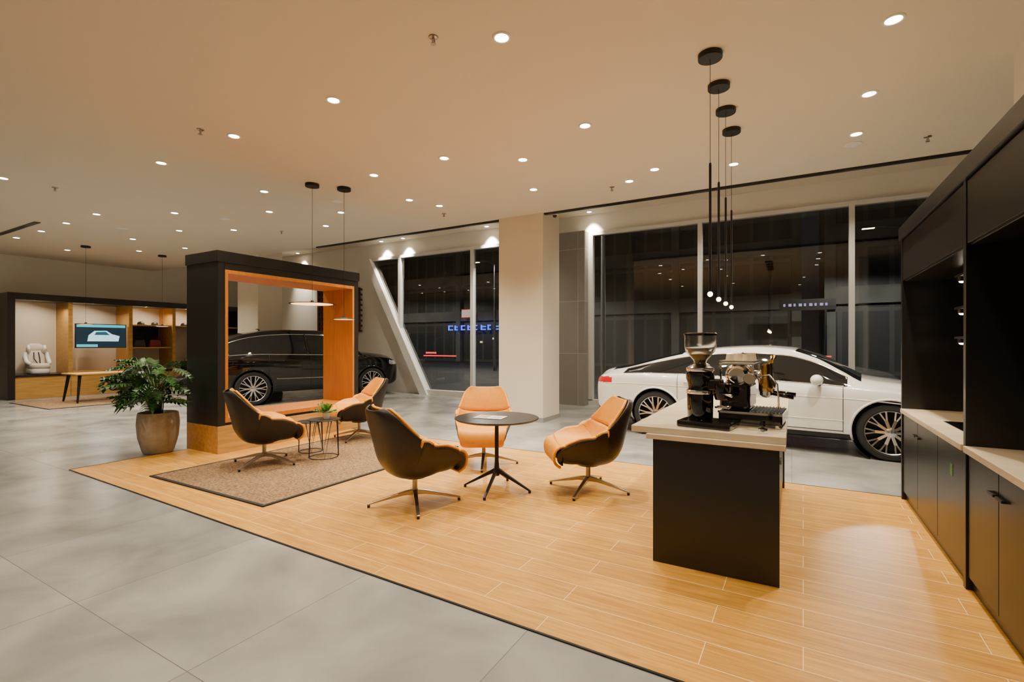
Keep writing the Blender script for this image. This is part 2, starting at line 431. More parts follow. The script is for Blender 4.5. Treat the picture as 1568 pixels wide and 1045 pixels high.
def disc_pendant(x, y, h, rad, e=14, cx=0.1):
    r = root("disc_pendant_lamp", (x, y, 0))
    lathe("canopy", [(0.0, 3.955), (cx-0.002, 3.955), (cx, 3.96), (cx, 3.999), (0.0, 3.999)], M['blackm'], r)
    cyl("cord", (0, 0, 0), 0.003, h+0.03, 3.96, M['blackm'], r, n=8)
    lathe("shade", [(0.0, h+0.05), (0.02, h+0.05), (0.03, h+0.02), (rad*0.6, h+0.012), (rad, h), (rad, h-0.006), (rad*0.9, h-0.006)], M['blackm'], r, n=40)
    lathe("diffuser", [(0.0, h-0.008), (rad*0.9, h-0.008)], emis("pendant_diffuser", (1, 0.64, 0.28), 2.0), r, n=40)
    l = D.lights.new("glow", 'SPOT'); l.energy = e; l.color = (1, 0.75, 0.48); l.shadow_soft_size = rad*0.6; l.spot_size = math.radians(150); l.spot_blend = 1
    o = D.objects.new("glow", l); COL.objects.link(o); o.parent = r; o.location = (0, 0, h-0.03)
disc_pendant(-6.50, 5.07, 2.13, 0.34, 40, 0.105)
disc_pendant(-6.22, 5.45, 1.90, 0.17, 25, 0.105)
disc_pendant(-15.6, 5.40, 2.0, 0.16, 30)
disc_pendant(-15.4, 7.05, 2.0, 0.16, 30)

# ================================================================= PORTAL FRAME
px0, px1, py0, py1, ph = -7.51, -6.73, 3.75, 6.22, 2.76
r = root("display_portal_frame")
boxes("plinth", [(px0, px1, py0, py1, 0.006, 0.38)], M['oak'], r, bevel=0.003)
boxes("black_casing", [(px0, px1, py0, py0+0.10, 0.38, ph), (px0, px1, py1-0.10, py1, 0.38, ph), (px0, px1, py0+0.10, py1-0.10, 2.52, ph)], M['black'], r, bevel=0.004)
boxes("cap", [(px0-0.015, px1+0.015, py0-0.015, py1+0.015, 2.62, ph+0.01)], M['black'], r, bevel=0.004)
boxes("orange_lining", [(px0+0.02, px1+0.005, py0+0.10, py0+0.14, 0.48, 2.52), (px0+0.02, px1+0.005, py1-0.14, py1-0.10, 0.48, 2.52),
                        (px0+0.02, px1+0.005, py0+0.14, py1-0.14, 2.47, 2.52), (px0+0.0, px1+0.005, py0+0.10, py1-0.10, 0.42, 0.48)], M['orangeP'], r, bevel=0.002)
boxes("seat_shadow_gap", [(px0+0.02, px1-0.02, py0+0.10, py1-0.10, 0.38, 0.42)], M['black'], r)

# ================================================================= RUGS
def rug(name, x0, x1, y0, y1, z=0.006):
    r = root(name)
    box("pile", x0+0.035, x1-0.035, y0+0.035, y1-0.035, z, z+0.011, M['rug'], r)
    boxes("border", [(x0, x1, y0, y0+0.035, z, z+0.012), (x0, x1, y1-0.035, y1, z, z+0.012), (x0, x0+0.035, y0+0.035, y1-0.035, z, z+0.012), (x1-0.035, x1, y0+0.035, y1-0.035, z, z+0.012)], M['rugedge'], r)
rug("area_rug", -6.27, -4.19, 2.74, 5.76)
rug("area_rug", -17.2, -14.7, 4.4, 7.2, 0.0)
ZR = 0.018

# ================================================================= LOUNGE CHAIR
S_ = [0, .045, .10, .24, .38, .50, .60, .72, .86, 1.0]
X_ = [.295, .330, .305, .15, -.01, -.15, -.24, -.30, -.36, -.425]
Z_ = [.305, .36, .42, .42, .395, .40, .47, .60, .76, .925]
W_ = [.235, .26, .29, .33, .35, .355, .35, .33, .29, .235]
R_ = [.0, .03, .065, .15, .215, .26, .25, .19, .11, .045]
T_ = [.0, .05, .10, .125, .125, .115, .095, .07, .05, .03]
def shell_surface(u, v, off=0.0, outer=False):
    x = herm(S_, X_, v); z = herm(S_, Z_, v)
    dv = 0.01
    dx = herm(S_, X_, min(v+dv, 1))-herm(S_, X_, max(v-dv, 0)); dz = herm(S_, Z_, min(v+dv, 1))-herm(S_, Z_, max(v-dv, 0))
    l = math.hypot(dx, dz) or 1
    nx, nz = dz/l, -dx/l
    w = herm(S_, W_, v); rr = herm(S_, R_, v)
    lim = 0.90
    if v > lim:
        t = (v-lim)/(1-lim); w *= 0.62+0.38*math.sqrt(max(0, 1-t*t))
    y = w*math.sin(u*1.30)/math.sin(1.30)
    o = rr*(abs(u)**2.4)+off
    if outer: o -= herm(S_, T_, v)*(1-abs(u)**3)
    return Vector((x+nx*o, y, z+nz*o)), Vector((nx, 0, nz))

_chair = {}
def lounge_chair(x, y, face, base_rot, z=0.006, name="lounge_chair", inner=None, outer=None, metal=None):
    inner = inner or M['leatherO']; outer = outer or M['leatherB']; metal = metal or M['alu']
    r = root(name, (x, y, z), math.radians(face))
    if 'o' not in _chair:
        nu, nv = 30, 60
        V = []; Fc = []
        for j in range(nv+1):
            for i in range(nu+1):
                V.append(shell_surface(-1+2*i/nu, j/nv, -0.004, True)[0])
        for j in range(nv):
            for i in range(nu):
                a = j*(nu+1)+i; Fc.append((a, a+1, a+nu+2, a+nu+1))
        _chair['o'] = (V, Fc)
        nu, nv = 30, 120
        V = []; Fc = []
        seams = (0.50, 0.73)
        for j in range(nv+1):
            v = 0.0+0.988*j/nv
            for i in range(nu+1):
                u = (-1+2*i/nu)*0.975
                puff = 0.034
                for s in seams:
                    puff -= 0.032*math.exp(-((v-s)/0.012)**2)
                puff -= 0.018*math.exp(-((v-0.125)/0.009)**2)
                if 0.50 < v < 0.73: puff += 0.010*math.sin(pi*(v-0.50)/0.23)
                if 0.73 <= v: puff += 0.008*math.sin(pi*(v-0.73)/0.27)
                puff *= (1-abs(u)**6*0.6)
                V.append(shell_surface(u, v, 0.006+puff)[0])
        for j in range(nv):
            for i in range(nu):
                a = j*(nu+1)+i; Fc.append((a, a+1, a+nu+2, a+nu+1))
        _chair['i'] = (V, Fc)
    V, Fc = _chair['o']
    o = mk("outer_shell", V, Fc, outer, r, smooth=True, solid=0.024, soff=0.0); o.modifiers.new("S", 'SUBSURF').levels = 1
    V, Fc = _chair['i']
    o = mk("seat_upholstery", V, Fc, inner, r, smooth=True, solid=0.022, soff=0.0)
    br = math.radians(base_rot-face)
    cyl("swivel_plate", (-0.02, 0, 0), 0.11, 0.255, 0.275, M['blackm'], r)
    lathe("swivel_column", [(0.0, 0.09), (0.035, 0.09), (0.030, 0.13), (0.024, 0.15), (0.024, 0.26), (0.0, 0.26)], metal, r, c=(-0.02, 0, 0), n=20)
    for k in range(4):
        a = br+k*pi/2
        c, s = math.cos(a), math.sin(a)
        beam("leg_%d" % (k+1), [((-0.02+c*0.005, s*0.005, 0.115), 0.05, 0.05), ((-0.02+c*0.10, s*0.10, 0.106), 0.040, 0.034), ((-0.02+c*0.27, s*0.27, 0.068), 0.034, 0.022), ((-0.02+c*0.43, s*0.43, 0.028), 0.030, 0.014)], metal, r)
        cyl("glide_%d" % (k+1), (-0.02+c*0.415, s*0.415, 0), 0.013, 0.0, 0.026, M['blackm'], r, n=12)
    return r
lounge_chair(-5.67, 3.75, 66, 18, ZR)
lounge_chair(-5.93, 5.47, 242, 20, ZR)
lounge_chair(-3.05, 3.53, 68, 45)
lounge_chair(-3.32, 5.09, -60, 30)
lounge_chair(-1.83, 4.73, 216, 2)

# ================================================================= ROUND TABLE
r = root("round_cafe_table", (-2.62, 4.26, 0.006))
lathe("top", [(0.0, 0.722), (0.41, 0.722), (0.43, 0.735), (0.43, 0.742), (0.426, 0.745), (0.0, 0.745)], M['blackm'], r, n=64)
lathe("pedestal", [(0.0, 0.15), (0.030, 0.15), (0.028, 0.22), (0.021, 0.30), (0.021, 0.69), (0.05, 0.715), (0.05, 0.722), (0.0, 0.722)], M['blackm'], r)
for k in range(4):
    a = math.radians(12)+k*pi/2; c, s = math.cos(a), math.sin(a)
    beam("leg_%d" % (k+1), [((0, 0, 0.21), 0.04, 0.05), ((c*0.08, s*0.08, 0.17), 0.030, 0.035), ((c*0.36, s*0.36, 0.018), 0.022, 0.016)], M['blackm'], r)
    cyl("foot_%d" % (k+1), (c*0.35, s*0.35, 0), 0.014, 0.0, 0.02, M['blackm'], r, n=12)
r = root("magazine", (-2.66, 4.20, 0.7515), math.radians(10))
box("cover", -0.15, 0.15, -0.10, 0.10, 0.0, 0.006, M['paper'], r, bevel=0.001)
box("photo_block", -0.13, -0.01, -0.08, 0.08, 0.006, 0.0068, mat("magazine_print", (0.45, 0.2, 0.08), 0.4, noise=0.6, nscale=25), r)
boxes("text_lines", [(0.02, 0.13, -0.07+i*0.025, -0.06+i*0.025, 0.006, 0.0066) for i in range(6)], mat("ink", (0.15, 0.13, 0.12), 0.6), r)

def wire_table(x, y, rad, h, z=ZR):
    r = root("wire_side_table", (x, y, z))
    lathe("top", [(0.0, h-0.012), (rad, h-0.012), (rad+0.004, h-0.006), (rad, h), (0.0, h)], M['blackm'], r, n=40)
    for k in range(4):
        a = k*pi/2+0.5
        c, s = math.cos(a), math.sin(a)
        c2, s2 = math.cos(a+0.9), math.sin(a+0.9)
        tube("hairpin_%d" % (k+1), [(c*rad*0.92, s*rad*0.92, h-0.01), ((c+c2)*rad*0.5, (s+s2)*rad*0.5, 0.008), (c2*rad*0.92, s2*rad*0.92, h-0.01)], 0.006, M['blackm'], r)
    tube("base_ring", [(rad*0.88*math.cos(t*pi/16), rad*0.88*math.sin(t*pi/16), 0.008) for t in range(32)], 0.005, M['blackm'], r, closed=True)
wire_table(-5.32, 4.33, 0.20, 0.50)
wire_table(-5.76, 4.47, 0.17, 0.42)

# ================================================================= PLANTS
def leaf_geo(V, Fc, base, direction, length, width, droop, fingers=7, normal=Vector((0, 0, 1)), split=True):
    d = direction.normalized()
    side = d.cross(normal)
    if side.length < 1e-3: side = Vector((1, 0, 0))
    side.normalize(); up = side.cross(d)
    def mid(t):
        return base + d*length*t + up*(-droop*t*t*length)
    NS = fingers
    for sgn in (-1, 1):
        for k in range(NS):
            t0 = k/NS; t1 = (k+0.85)/NS if split else (k+1)/NS
            tm = (t0+t1)/2
            w = width*math.sin(pi*(0.14+0.80*tm))**0.8
            a = mid(t0); b = mid((k+1)/NS)
            sweep = 0.22+0.25*tm
            st = length/NS
            m0 = mid(t0)+side*sgn*w*0.55+d*length*sweep*0.2+up*w*0.08
            m1 = mid(t0)+side*sgn*w*0.55+d*(length*sweep*0.2+st*0.95)+up*w*0.06
            tip0 = mid(t0)+side*sgn*w*0.95+d*length*sweep*0.45-up*w*0.28
            tip1 = mid(t0)+side*sgn*w*1.0+d*(length*sweep*0.45+st*0.5)-up*w*0.3
            n = len(V)
            V += [a, b, m1, m0, tip1, tip0]
            Fc += [(n, n+1, n+2, n+3), (n+3, n+2, n+4, n+5)]
    n = len(V)
    V += [mid(0.90)-side*width*0.25, mid(0.90)+side*width*0.25, mid(1.18)]
    Fc.append((n, n+1, n+2))

r = root("potted_philodendron", (-7.60, 3.43, 0))
lathe("planter", [(0.0, 0.0), (0.16, 0.0), (0.185, 0.03), (0.235, 0.22), (0.25, 0.40), (0.24, 0.52), (0.232, 0.56), (0.215, 0.56), (0.215, 0.50), (0.0, 0.50)], M['pot'], r, n=48)
lathe("soil", [(0.0, 0.525), (0.214, 0.515)], M['soil'], r, n=32)
V = []; Fc = []
SV = []
i = 0
while len(SV) < 62:
    i += 1
    a = i*2.399+random.uniform(-.2, .2)
    lvl = random.random()
    reach = 0.06+0.36*random.random()
    hz = 0.70+0.62*lvl*(1.0 if reach < 0.3 else 0.85)
    b = Vector((math.cos(a)*reach-0.02, math.sin(a)*reach*0.8-0.06, hz))
    d = Vector((math.cos(a+random.uniform(-.4, .4)), math.sin(a+random.uniform(-.4, .4)), random.uniform(-0.5, 0.7)))
    tip = b+d.normalized()*0.30
    if b.y > 0.18 or tip.y > 0.25: continue
    st = Vector((math.cos(a)*0.05, math.sin(a)*0.05, 0.50))
    m1 = st.lerp(b, 0.5)+Vector((0, 0, 0.08))-Vector((math.cos(a), math.sin(a), 0))*0.04
    SV.append([st, m1, b])
    leaf_geo(V, Fc, b, d, random.uniform(0.20, 0.30), random.uniform(0.10, 0.14), random.uniform(0.25, 0.7), 7)
V = [Vector((v[0], min(v[1], 0.29), v[2])) for v in V]
mk("leaves", V, Fc, M['leaf'], r, smooth=False)
for i, s in enumerate(SV):
    tube("petiole_%d" % (i+1), s, [0.008, 0.006, 0.004], M['stem'], r, n=6)

r = root("potted_plant_small", (-5.31, 4.36, ZR+0.50))
lathe("pot", [(0.0, 0.0), (0.035, 0.0), (0.048, 0.05), (0.05, 0.075), (0.044, 0.075), (0.042, 0.065), (0.0, 0.065)], M['paper'], r, n=24)
V = []; Fc = []
for i in range(34):
    a = i*2.399; el = random.uniform(0.2, 1.4)
    d = Vector((math.cos(a)*math.cos(el), math.sin(a)*math.cos(el), math.sin(el)))
    leaf_geo(V, Fc, Vector((0, 0, 0.07))+d*0.03, d, random.uniform(0.08, 0.13), 0.02, 0.3, 4, split=False, normal=Vector((0.1, 0.1, 1)))
mk("leaves", V, Fc, M['leaf2'], r)

# ================================================================= CARS
def make_car(name, cx, cy, ang, P, paint, scale=1.0):
    r = root(name, (cx, cy, 0), ang); r.scale = (scale,)*3
    xs = np.concatenate([np.linspace(P['x0'], P['x0']+0.10, 9)[:-1], np.arange(P['x0']+0.10, P['x1']-0.10, 0.018), np.linspace(P['x1']-0.10, P['x1'], 9)])
    NT = 88
    def ctrl(x):
        W = herm(*P['W'], x); zb = herm(*P['zb'], x); zl = herm(*P['belt'], x); zr = herm(*P['roof'], x); wr_ = herm(*P['wr'], x)
        zr = max(zr, zl+0.012)
        wr_ = min(wr_, W*0.93)
        zi = max(zr-0.075, zl+0.004)
        return [(0, zb), (W*0.80, zb), (W*0.955, zb+0.07), (W*0.985, zb+(zl-zb)*0.40), (W, zb+(zl-zb)*0.74), (W*0.965, zl-0.02), (wr_+0.015, zi), (wr_*0.72, zr-0.018), (0, zr)]
    def sec(x, t):
        c = ctrl(x)
        i = min(int(t), 7); f = t-i
        def g(k):
            if k < 0: return (-c[1][0], c[1][1])
            if k > 8: return (-c[7][0], c[7][1])
            return c[k]
        p0, p1, p2, p3 = g(i-1), g(i), g(i+1), g(i+2)
        out = []
        for q in (0, 1):
            if i == 5:
                v = p1[q]+(p2[q]-p1[q])*f + (0.025*math.sin(pi*f) if q == 0 else 0)*(1 if abs(p2[1]-p1[1]) > 0.1 else 0)
            else:
                m0 = 0.38*(p2[q]-p0[q]); m1 = 0.38*(p3[q]-p1[q])
                v = (2*f**3-3*f**2+1)*p1[q]+(f**3-2*f**2+f)*m0+(-2*f**3+3*f**2)*p2[q]+(f**3-f**2)*m1
            out.append(v)
        return out
    ts = np.linspace(0, 8, NT+1)
    V = []
    full = [(t, 1) for t in ts]+[(t, -1) for t in ts[1:-1][::-1]]
    n = len(full)
    for x in xs:
        row = {}
        for t in ts: row[t] = sec(x, t)
        for (t, s) in full:
            y, z = row[t]; V.append((x, y*s, z))
    Fc = []; MI = []
    wx = P['wheels']; R = P['R']; RA = R+0.055
    bx0, bx1 = P['side']
    for i in range(len(xs)-1):
        xm = (xs[i]+xs[i+1])/2
        zl = herm(*P['belt'], xm); zr = herm(*P['roof'], xm)
        for j in range(n):
            j2 = (j+1) % n
            t = (full[j][0]+full[j2][0])/2
            a = V[i*n+j]; c2 = V[(i+1)*n+j2]
            zm = (a[2]+c2[2])/2; ym = abs(a[1]+c2[1])/2
            if ym > 0.45 and t > 0.6 and any((xm-w)**2+(zm-R)**2 < RA**2 for w in wx): continue
            mi = 0
            if 5.08 < t < 5.90 and bx0 < xm < bx1 and zr-zl > 0.13: mi = 1
            if 6.25 < t and (P['ws'][0] < xm < P['ws'][1] or P['rw'][0] < xm < P['rw'][1]): mi = 1
            if mi == 0:
                lo, hi, xr = P['tail']
                if xm < xr and lo < zm < hi and t > 2: mi = 2
                if xm > P['head'][2] and P['head'][0] < zm < P['head'][1] and ym > 0.45 and t > 2: mi = 3
                if t < 2.2 : mi = 4
                if xm > P['x1']-0.06 and ym < 0.5 and 0.3 < zm < 0.62: mi = 4
            Fc.append((i*n+j, i*n+j2, (i+1)*n+j2, (i+1)*n+j)); MI.append(mi)
    Fc.append(tuple(range(n))[::-1]); MI.append(0)
    q = (len(xs)-1)*n; Fc.append(tuple(range(q, q+n))); MI.append(0)
    mk("body", V, Fc, [paint, M['carglass'], M['red'], M['lens'], M['blackm']], r, smooth=True, midx=MI)
    def P3(x, t, s, o=0.002):
        y, z = sec(x, t); return (x, (y+o)*s, z)
    gx = [x for x in np.arange(bx0, bx1, 0.03) if herm(*P['roof'], x)-herm(*P['belt'], x) > 0.13]
    for s in (-1, 1):
        tube("window_trim", [P3(x, 5.08, s) for x in gx]+[P3(x, 5.90, s) for x in gx[::-1]], 0.008, P['trim'], r, n=6, closed=True)
        for xb in P['pillars']:
            tube("pillar", [P3(xb-0.03*k/4, 5.08+0.82*k/4, s, 0.004) for k in range(5)], 0.022, M['blackgl'], r, n=8)
        for dx in P['doors']:
            tube("door_gap", [P3(dx, t, s, -0.001) for t in np.linspace(2.3, 5.05, 14)], 0.005, M['blackm'], r, n=5)
        tube("sill_gap", [P3(x, 2.35, s, -0.001) for x in np.linspace(P['doors'][-1], P['doors'][0], 30)], 0.005, M['blackm'], r, n=5)
        for hx in P['handles']:
            tube("door_handle", [P3(hx, 4.55, s, 0.006), P3(hx+0.05, 4.56, s, 0.022), P3(hx+0.17, 4.56, s, 0.022), P3(hx+0.22, 4.55, s, 0.006)], [0.008, 0.013, 0.013, 0.008], paint, r, n=8)
        tube("shoulder_crease", [P3(x, 4.15, s, -0.004) for x in np.linspace(P['x0']+0.25, P['x1']-0.35, 60)], 0.0085, paint, r, n=5)
        tube("sill_crease", [P3(x, 2.9, s, -0.003) for x in np.linspace(wx[0]+R+0.12, wx[1]-R-0.12, 40)], 0.008, P['sill'], r, n=5)
        mx = P['mirror']; y, z = sec(mx, 5.05)
        sphere("mirror_housing", (mx-0.02, (y+0.12)*s, z+0.07), 0.10, paint, r, n=20, sc=(0.75, 1.05, 0.72))
        tube("mirror_arm", [(mx, (y-0.02)*s, z+0.0), (mx-0.01, (y+0.06)*s, z+0.03)], [0.025, 0.02], M['blackm'], r)
        for w in wx:
            pts = []
            for k in range(33):
                a = -0.33+(pi+0.66)*k/32
                zz = R+RA*math.sin(a); xx = w+RA*math.cos(a)
                if zz < 0.2: continue
                best = None
                for t in np.linspace(1.2, 5, 60):
                    yy, z2 = sec(xx, t)
                    if best is None or abs(z2-zz) < best[0]: best = (abs(z2-zz), yy)
                pts.append((xx, best[1]*s, zz))
            tube("arch_lip", pts, 0.015, P['lip'], r, n=8)
            wy = herm(*P['W'], w)
            lathe("arch_liner", [(0.0, 0.45*s), (RA, 0.45*s), (RA, (wy-0.03)*s)], M['tyre'], r, c=(w, 0, R), n=36, axis='y', smooth=False, caps=False)
            wheel(r, w, (wy-0.012)*s, R, s, P['spokes'])
    tube("roof_fin", [(P['fin'], 0, herm(*P['roof'], P['fin'])-0.01), (P['fin']-0.05, 0, herm(*P['roof'], P['fin'])+0.03), (P['fin']-0.11, 0, herm(*P['roof'], P['fin']-0.11)+0.04)], [0.02, 0.014, 0.004], paint, r)
    return r

def wheel(parent, x, yo, R, s, nsp):
    c = (x, yo, R)
    w = 0.235
    prof = [(R*0.755, -0.03), (R*0.77, 0), (R*0.80, 0.006), (R*0.93, 0.0), (R*0.985, -0.02), (R, -0.05), (R, -w+0.05), (R*0.985, -w+0.02), (R*0.75, -w)]
    lathe("tyre", [(a, b*s) for a, b in prof], M['tyre'], parent, c, n=48, axis='y', caps=False)
    Rr = R*0.77
    lathe("rim_lip", [(a, b*s) for a, b in [(Rr*0.94, -0.05), (Rr*0.95, -0.004), (Rr*0.98, 0.005), (Rr*1.0, -0.002), (Rr*1.0, -0.03)]], M['rim'], parent, c, n=48, axis='y', caps=False)
    lathe("rim_barrel", [(a, b*s) for a, b in [(0.0, -0.11), (Rr*0.55, -0.11), (Rr*0.56, -0.10), (Rr*0.93, -0.10), (Rr*0.95, -0.03)]], M['rimdark'], parent, c, n=40, axis='y', caps=False)
    lathe("hub", [(a, b*s) for a, b in [(0.0, -0.006), (0.035, -0.008), (0.06, -0.02), (0.065, -0.08)]], M['rim'], parent, c, n=24, axis='y', caps=False)
    V = []; Fc = []
    for k in range(nsp):
        a = 2*pi*k/nsp
        for da0, da1 in ((-0.05, -0.13), (0.05, 0.13)):
            r0, r1 = 0.045, Rr*0.96
            n = len(V)
            for (rr, aa, yy, hw) in ((r0, a+da0*3.0, -0.016, 0.009), (r1*0.6, a+da0*1.2, -0.020, 0.0085), (r1, a+da1, -0.008, 0.009)):
                ux, uz = math.cos(aa), math.sin(aa); tx, tz = -uz, ux
                for (q, dy) in ((-1, 0), (1, 0), (1, -0.035), (-1, -0.035)):
                    V.append((c[0]+ux*rr+tx*hw*q, c[1]+(yy+dy)*s, c[2]+uz*rr+tz*hw*q))
            for seg in range(2):
                for j in range(4):
                    j2 = (j+1) % 4
                    Fc.append((n+seg*4+j, n+seg*4+j2, n+seg*4+4+j2, n+seg*4+4+j))
    mk("spokes", V, Fc, M['rim'], parent)

A7 = dict(x0=-2.585, x1=2.385, R=0.352, wheels=(-1.465, 1.465),
          W=([-2.585, -2.52, -2.35, -1.9, -1.4, -0.5, 0.6, 1.45, 1.95, 2.2, 2.33, 2.385], [.66, .78, .875, .935, .955, .945, .945, .95, .90, .80, .66, .52]),
          zb=([-2.585, -2.45, -2.2, -1.4, 1.5, 2.1, 2.385], [.38, .27, .22, .19, .19, .20, .30]),
          belt=([-2.585, -2.5, -2.3, -1.6, -0.8, 0.4, 1.1, 1.6, 2.0, 2.25, 2.385], [.72, .90, .955, .985, .965, .915, .90, .86, .78, .68, .52]),
          roof=([-2.585, -2.52, -2.40, -2.0, -1.5, -1.0, -0.5, -0.1, 0.3, 0.65, 0.95, 1.22, 1.6, 2.0, 2.25, 2.385], [.80, .99, 1.035, 1.12, 1.25, 1.355, 1.41, 1.425, 1.40, 1.30, 1.14, 1.00, .945, .86, .74, .56]),
          wr=([-2.585, -2.3, -1.9, -1.3, -0.5, 0.3, 0.8, 1.25, 1.7, 2.2, 2.385], [.55, .66, .62, .58, .60, .60, .66, .78, .76, .62, .42]),
          side=(-2.02, 1.02), ws=(0.42, 1.16), rw=(-2.30, -1.15), tail=(.80, .895, -2.22), head=(.60, .70, 2.02),
          pillars=(-0.22,), doors=(0.98, -0.16, -1.12), handles=(-0.05, -1.02), mirror=0.72, fin=-1.0, spokes=10, trim=M['chrome'], lip=M['paintW'], sill=M['paintW'])
make_car("white_sedan_car", -0.32, 8.90, math.radians(-6.0), A7, M['paintW'], 1.04)
Q8 = dict(x0=-2.50, x1=2.44, R=0.40, wheels=(-1.50, 1.50),
          W=([-2.50, -2.44, -2.3, -1.9, -1.4, -0.5, 0.6, 1.45, 1.95, 2.25, 2.38, 2.44], [.74, .86, .93, .975, .99, .98, .98, .985, .95, .86, .74, .62]),
          zb=([-2.5, -2.35, -2.1, -1.4, 1.5, 2.1, 2.44], [.50, .38, .32, .28, .28, .30, .40]),
          belt=([-2.5, -2.42, -2.2, -1.6, -0.8, 0.4, 1.1, 1.6, 2.0, 2.3, 2.44], [.90, 1.08, 1.16, 1.19, 1.17, 1.14, 1.13, 1.12, 1.08, .98, .80]),
          roof=([-2.5, -2.44, -2.32, -2.0, -1.5, -1.0, -0.5, 0.0, 0.4, 0.75, 1.05, 1.32, 1.7, 2.1, 2.34, 2.44], [.98, 1.24, 1.36, 1.58, 1.74, 1.81, 1.835, 1.83, 1.78, 1.62, 1.43, 1.26, 1.215, 1.15, 1.04, .86]),
          wr=([-2.5, -2.2, -1.9, -1.3, -0.5, 0.3, 0.8, 1.25, 1.7, 2.2, 2.44], [.6, .70, .68, .66, .67, .67, .72, .82, .80, .68, .5]),
          side=(-2.0, 1.12), ws=(0.50, 1.28), rw=(-2.25, -1.3), tail=(.98, 1.06, -2.2), head=(.88, .99, 2.02),
          pillars=(-0.22,), doors=(1.05, -0.16, -1.15), handles=(-0.05, -1.02), mirror=0.80, fin=-1.1, spokes=10, trim=M['chrome'], lip=M['blackgl'], sill=M['chrome'])
make_car("black_suv_car", -11.78, 8.92, math.radians(72.2), Q8, M['paintB'], 1.03)

# ================================================================= KITCHEN WALL UNIT
KX, KB = 0.93, 1.64
r = root("tall_kitchen_cabinet")
ky0, ky1 = 0.4, 5.98
boxes("carcass", [(KX+0.02, KB, ky0, ky1-0.04, 0.006, 0.84), (KX+0.012, KB, ky0, ky1-0.04, 2.10, 2.60), (KX+0.55, KB, ky0, ky1-0.04, 0.84, 2.10),
                  (KX-0.012, KB, ky1-0.045, ky1, 0.006, 2.60), (KX-0.012, KB, 3.95, 4.0, 0.006, 2.60), (KX-0.012, KB, 1.95, 2.0, 0.006, 2.60)], M['black'], r, bevel=0.003)
boxes("cornice", [(KX-0.03, KB, ky0, ky1+0.01, 2.50, 2.62)], M['black'], r, bevel=0.004)
drs = []
ys = [ky1-0.05, 5.32, 4.66, 4.0]
for a, b in zip(ys[:-1], ys[1:]): drs.append((KX-0.002, KX+0.018, b+0.004, a-0.004, 0.09, 0.835))
ys2 = [3.945, 3.44, 2.93, 2.45, 2.0]
for a, b in zip(ys2[:-1], ys2[1:]): drs.append((KX-0.002, KX+0.018, b+0.004, a-0.004, 0.09, 0.835))
ys3 = [1.94, 1.4, 0.9, 0.42]
for a, b in zip(ys3[:-1], ys3[1:]): drs.append((KX-0.002, KX+0.018, b+0.004, a-0.004, 0.09, 0.835))
for lst in ([5.93, 4.0], [3.945, 2.0], [1.94, 0.42]):
    for a, b in zip(lst[:-1], lst[1:]): drs.append((KX-0.006, KX+0.010, b+0.004, a-0.004, 2.11, 2.49))
boxes("doors", drs, M['black'], r, bevel=0.002)
boxes("handles", [(KX-0.022, KX-0.002, y-0.045, y+0.045, 0.70, 0.715) for y in (5.38, 5.26, 3.50, 3.38, 2.51, 2.39)], M['blackm'], r, bevel=0.002)
boxes("toe_kick", [(KX+0.03, KX+0.06, ky0, ky1-0.05, 0.006, 0.09)], M['blackm'], r)
boxes("countertop", [(KX-0.025, KX+0.55, 4.0, ky1-0.045, 0.84, 0.88), (KX-0.025, KX+0.55, 2.0, 3.95, 0.84, 0.88), (KX-0.025, KX+0.55, ky0, 1.95, 0.84, 0.88)], M['marble'], r, bevel=0.004)
boxes("sink_basin", [(KX+0.12, KX+0.48, 4.45, 5.1, 0.880, 0.884)], M['blackgl'], r)
tube("tap", [(KX+0.50, 4.6, 0.88), (KX+0.50, 4.6, 1.15), (KX+0.45, 4.6, 1.21), (KX+0.36, 4.6, 1.20), (KX+0.34, 4.6, 1.16)], 0.012, M['blackm'], r)
for z in (1.53, 1.77, 2.03):
    box("niche_shelf", KX+0.23, KX+0.55, 4.0, 5.30, z+0.012, z+0.030, M['blackm'], r)
    lathe("niche_spotlight", [(0.0, z-0.022), (0.026, z-0.022), (0.026, z+0.012), (0.0, z+0.012)], M['blackm'], r, c=(KX+0.265, 5.24, 0), n=16)
    sphere("niche_led", (KX+0.265, 5.24, z-0.022), 0.020, emis("shelf_led", (1, 0.85, 0.65), 18), r, n=12, sc=(1, 1, 0.7))
    l = D.lights.new("niche_glow", 'SPOT'); l.energy = 3; l.color = (1, .8, .55); l.spot_size = math.radians(120); l.shadow_soft_size = 0.02
    o = D.objects.new("niche_glow", l); COL.objects.link(o); o.parent = r; o.location = (KX+0.265, 5.24, z-0.05)
box("energy_label", KX-0.004, KX-0.0025, 4.27, 4.33, 0.62, 0.70, mat("label", (0.12, 0.28, 0.10), 0.5, noise=0.5, nscale=40), r)
boxes("socket_plate", [(KX+0.54, KX+0.55, 3.1, 3.25, 1.10, 1.18)], M['blackgl'], r)

# ================================================================= ISLAND
r = root("coffee_bar_island")
boxes("cabinet_body", [(-0.82, -0.10, 3.44, 5.78, 0.03, 0.845)], M['black'], r, bevel=0.003)
boxes("end_panels", [(-0.83, -0.065, 3.40, 3.44, 0.006, 0.847), (-0.83, -0.065, 5.78, 5.82, 0.006, 0.847)], M['black'], r, bevel=0.003)
boxes("drawer_fronts", [(-0.10, -0.08, 3.45+i*0.58, 3.45+i*0.58+0.57, 0.10, 0.835) for i in range(4)], M['black'], r, bevel=0.002)
boxes("drawer_pulls", [(-0.08, -0.055, 3.5+i*0.58, 3.62+i*0.58, 0.74, 0.765) for i in range(4)], M['alu'], r, bevel=0.003)
boxes("countertop", [(-0.87, -0.03, 3.37, 5.85, 0.850, 0.885), (-0.98, -0.03, 3.40, 5.85, 0.885, 0.93)], M['marble'], r, bevel=0.004)

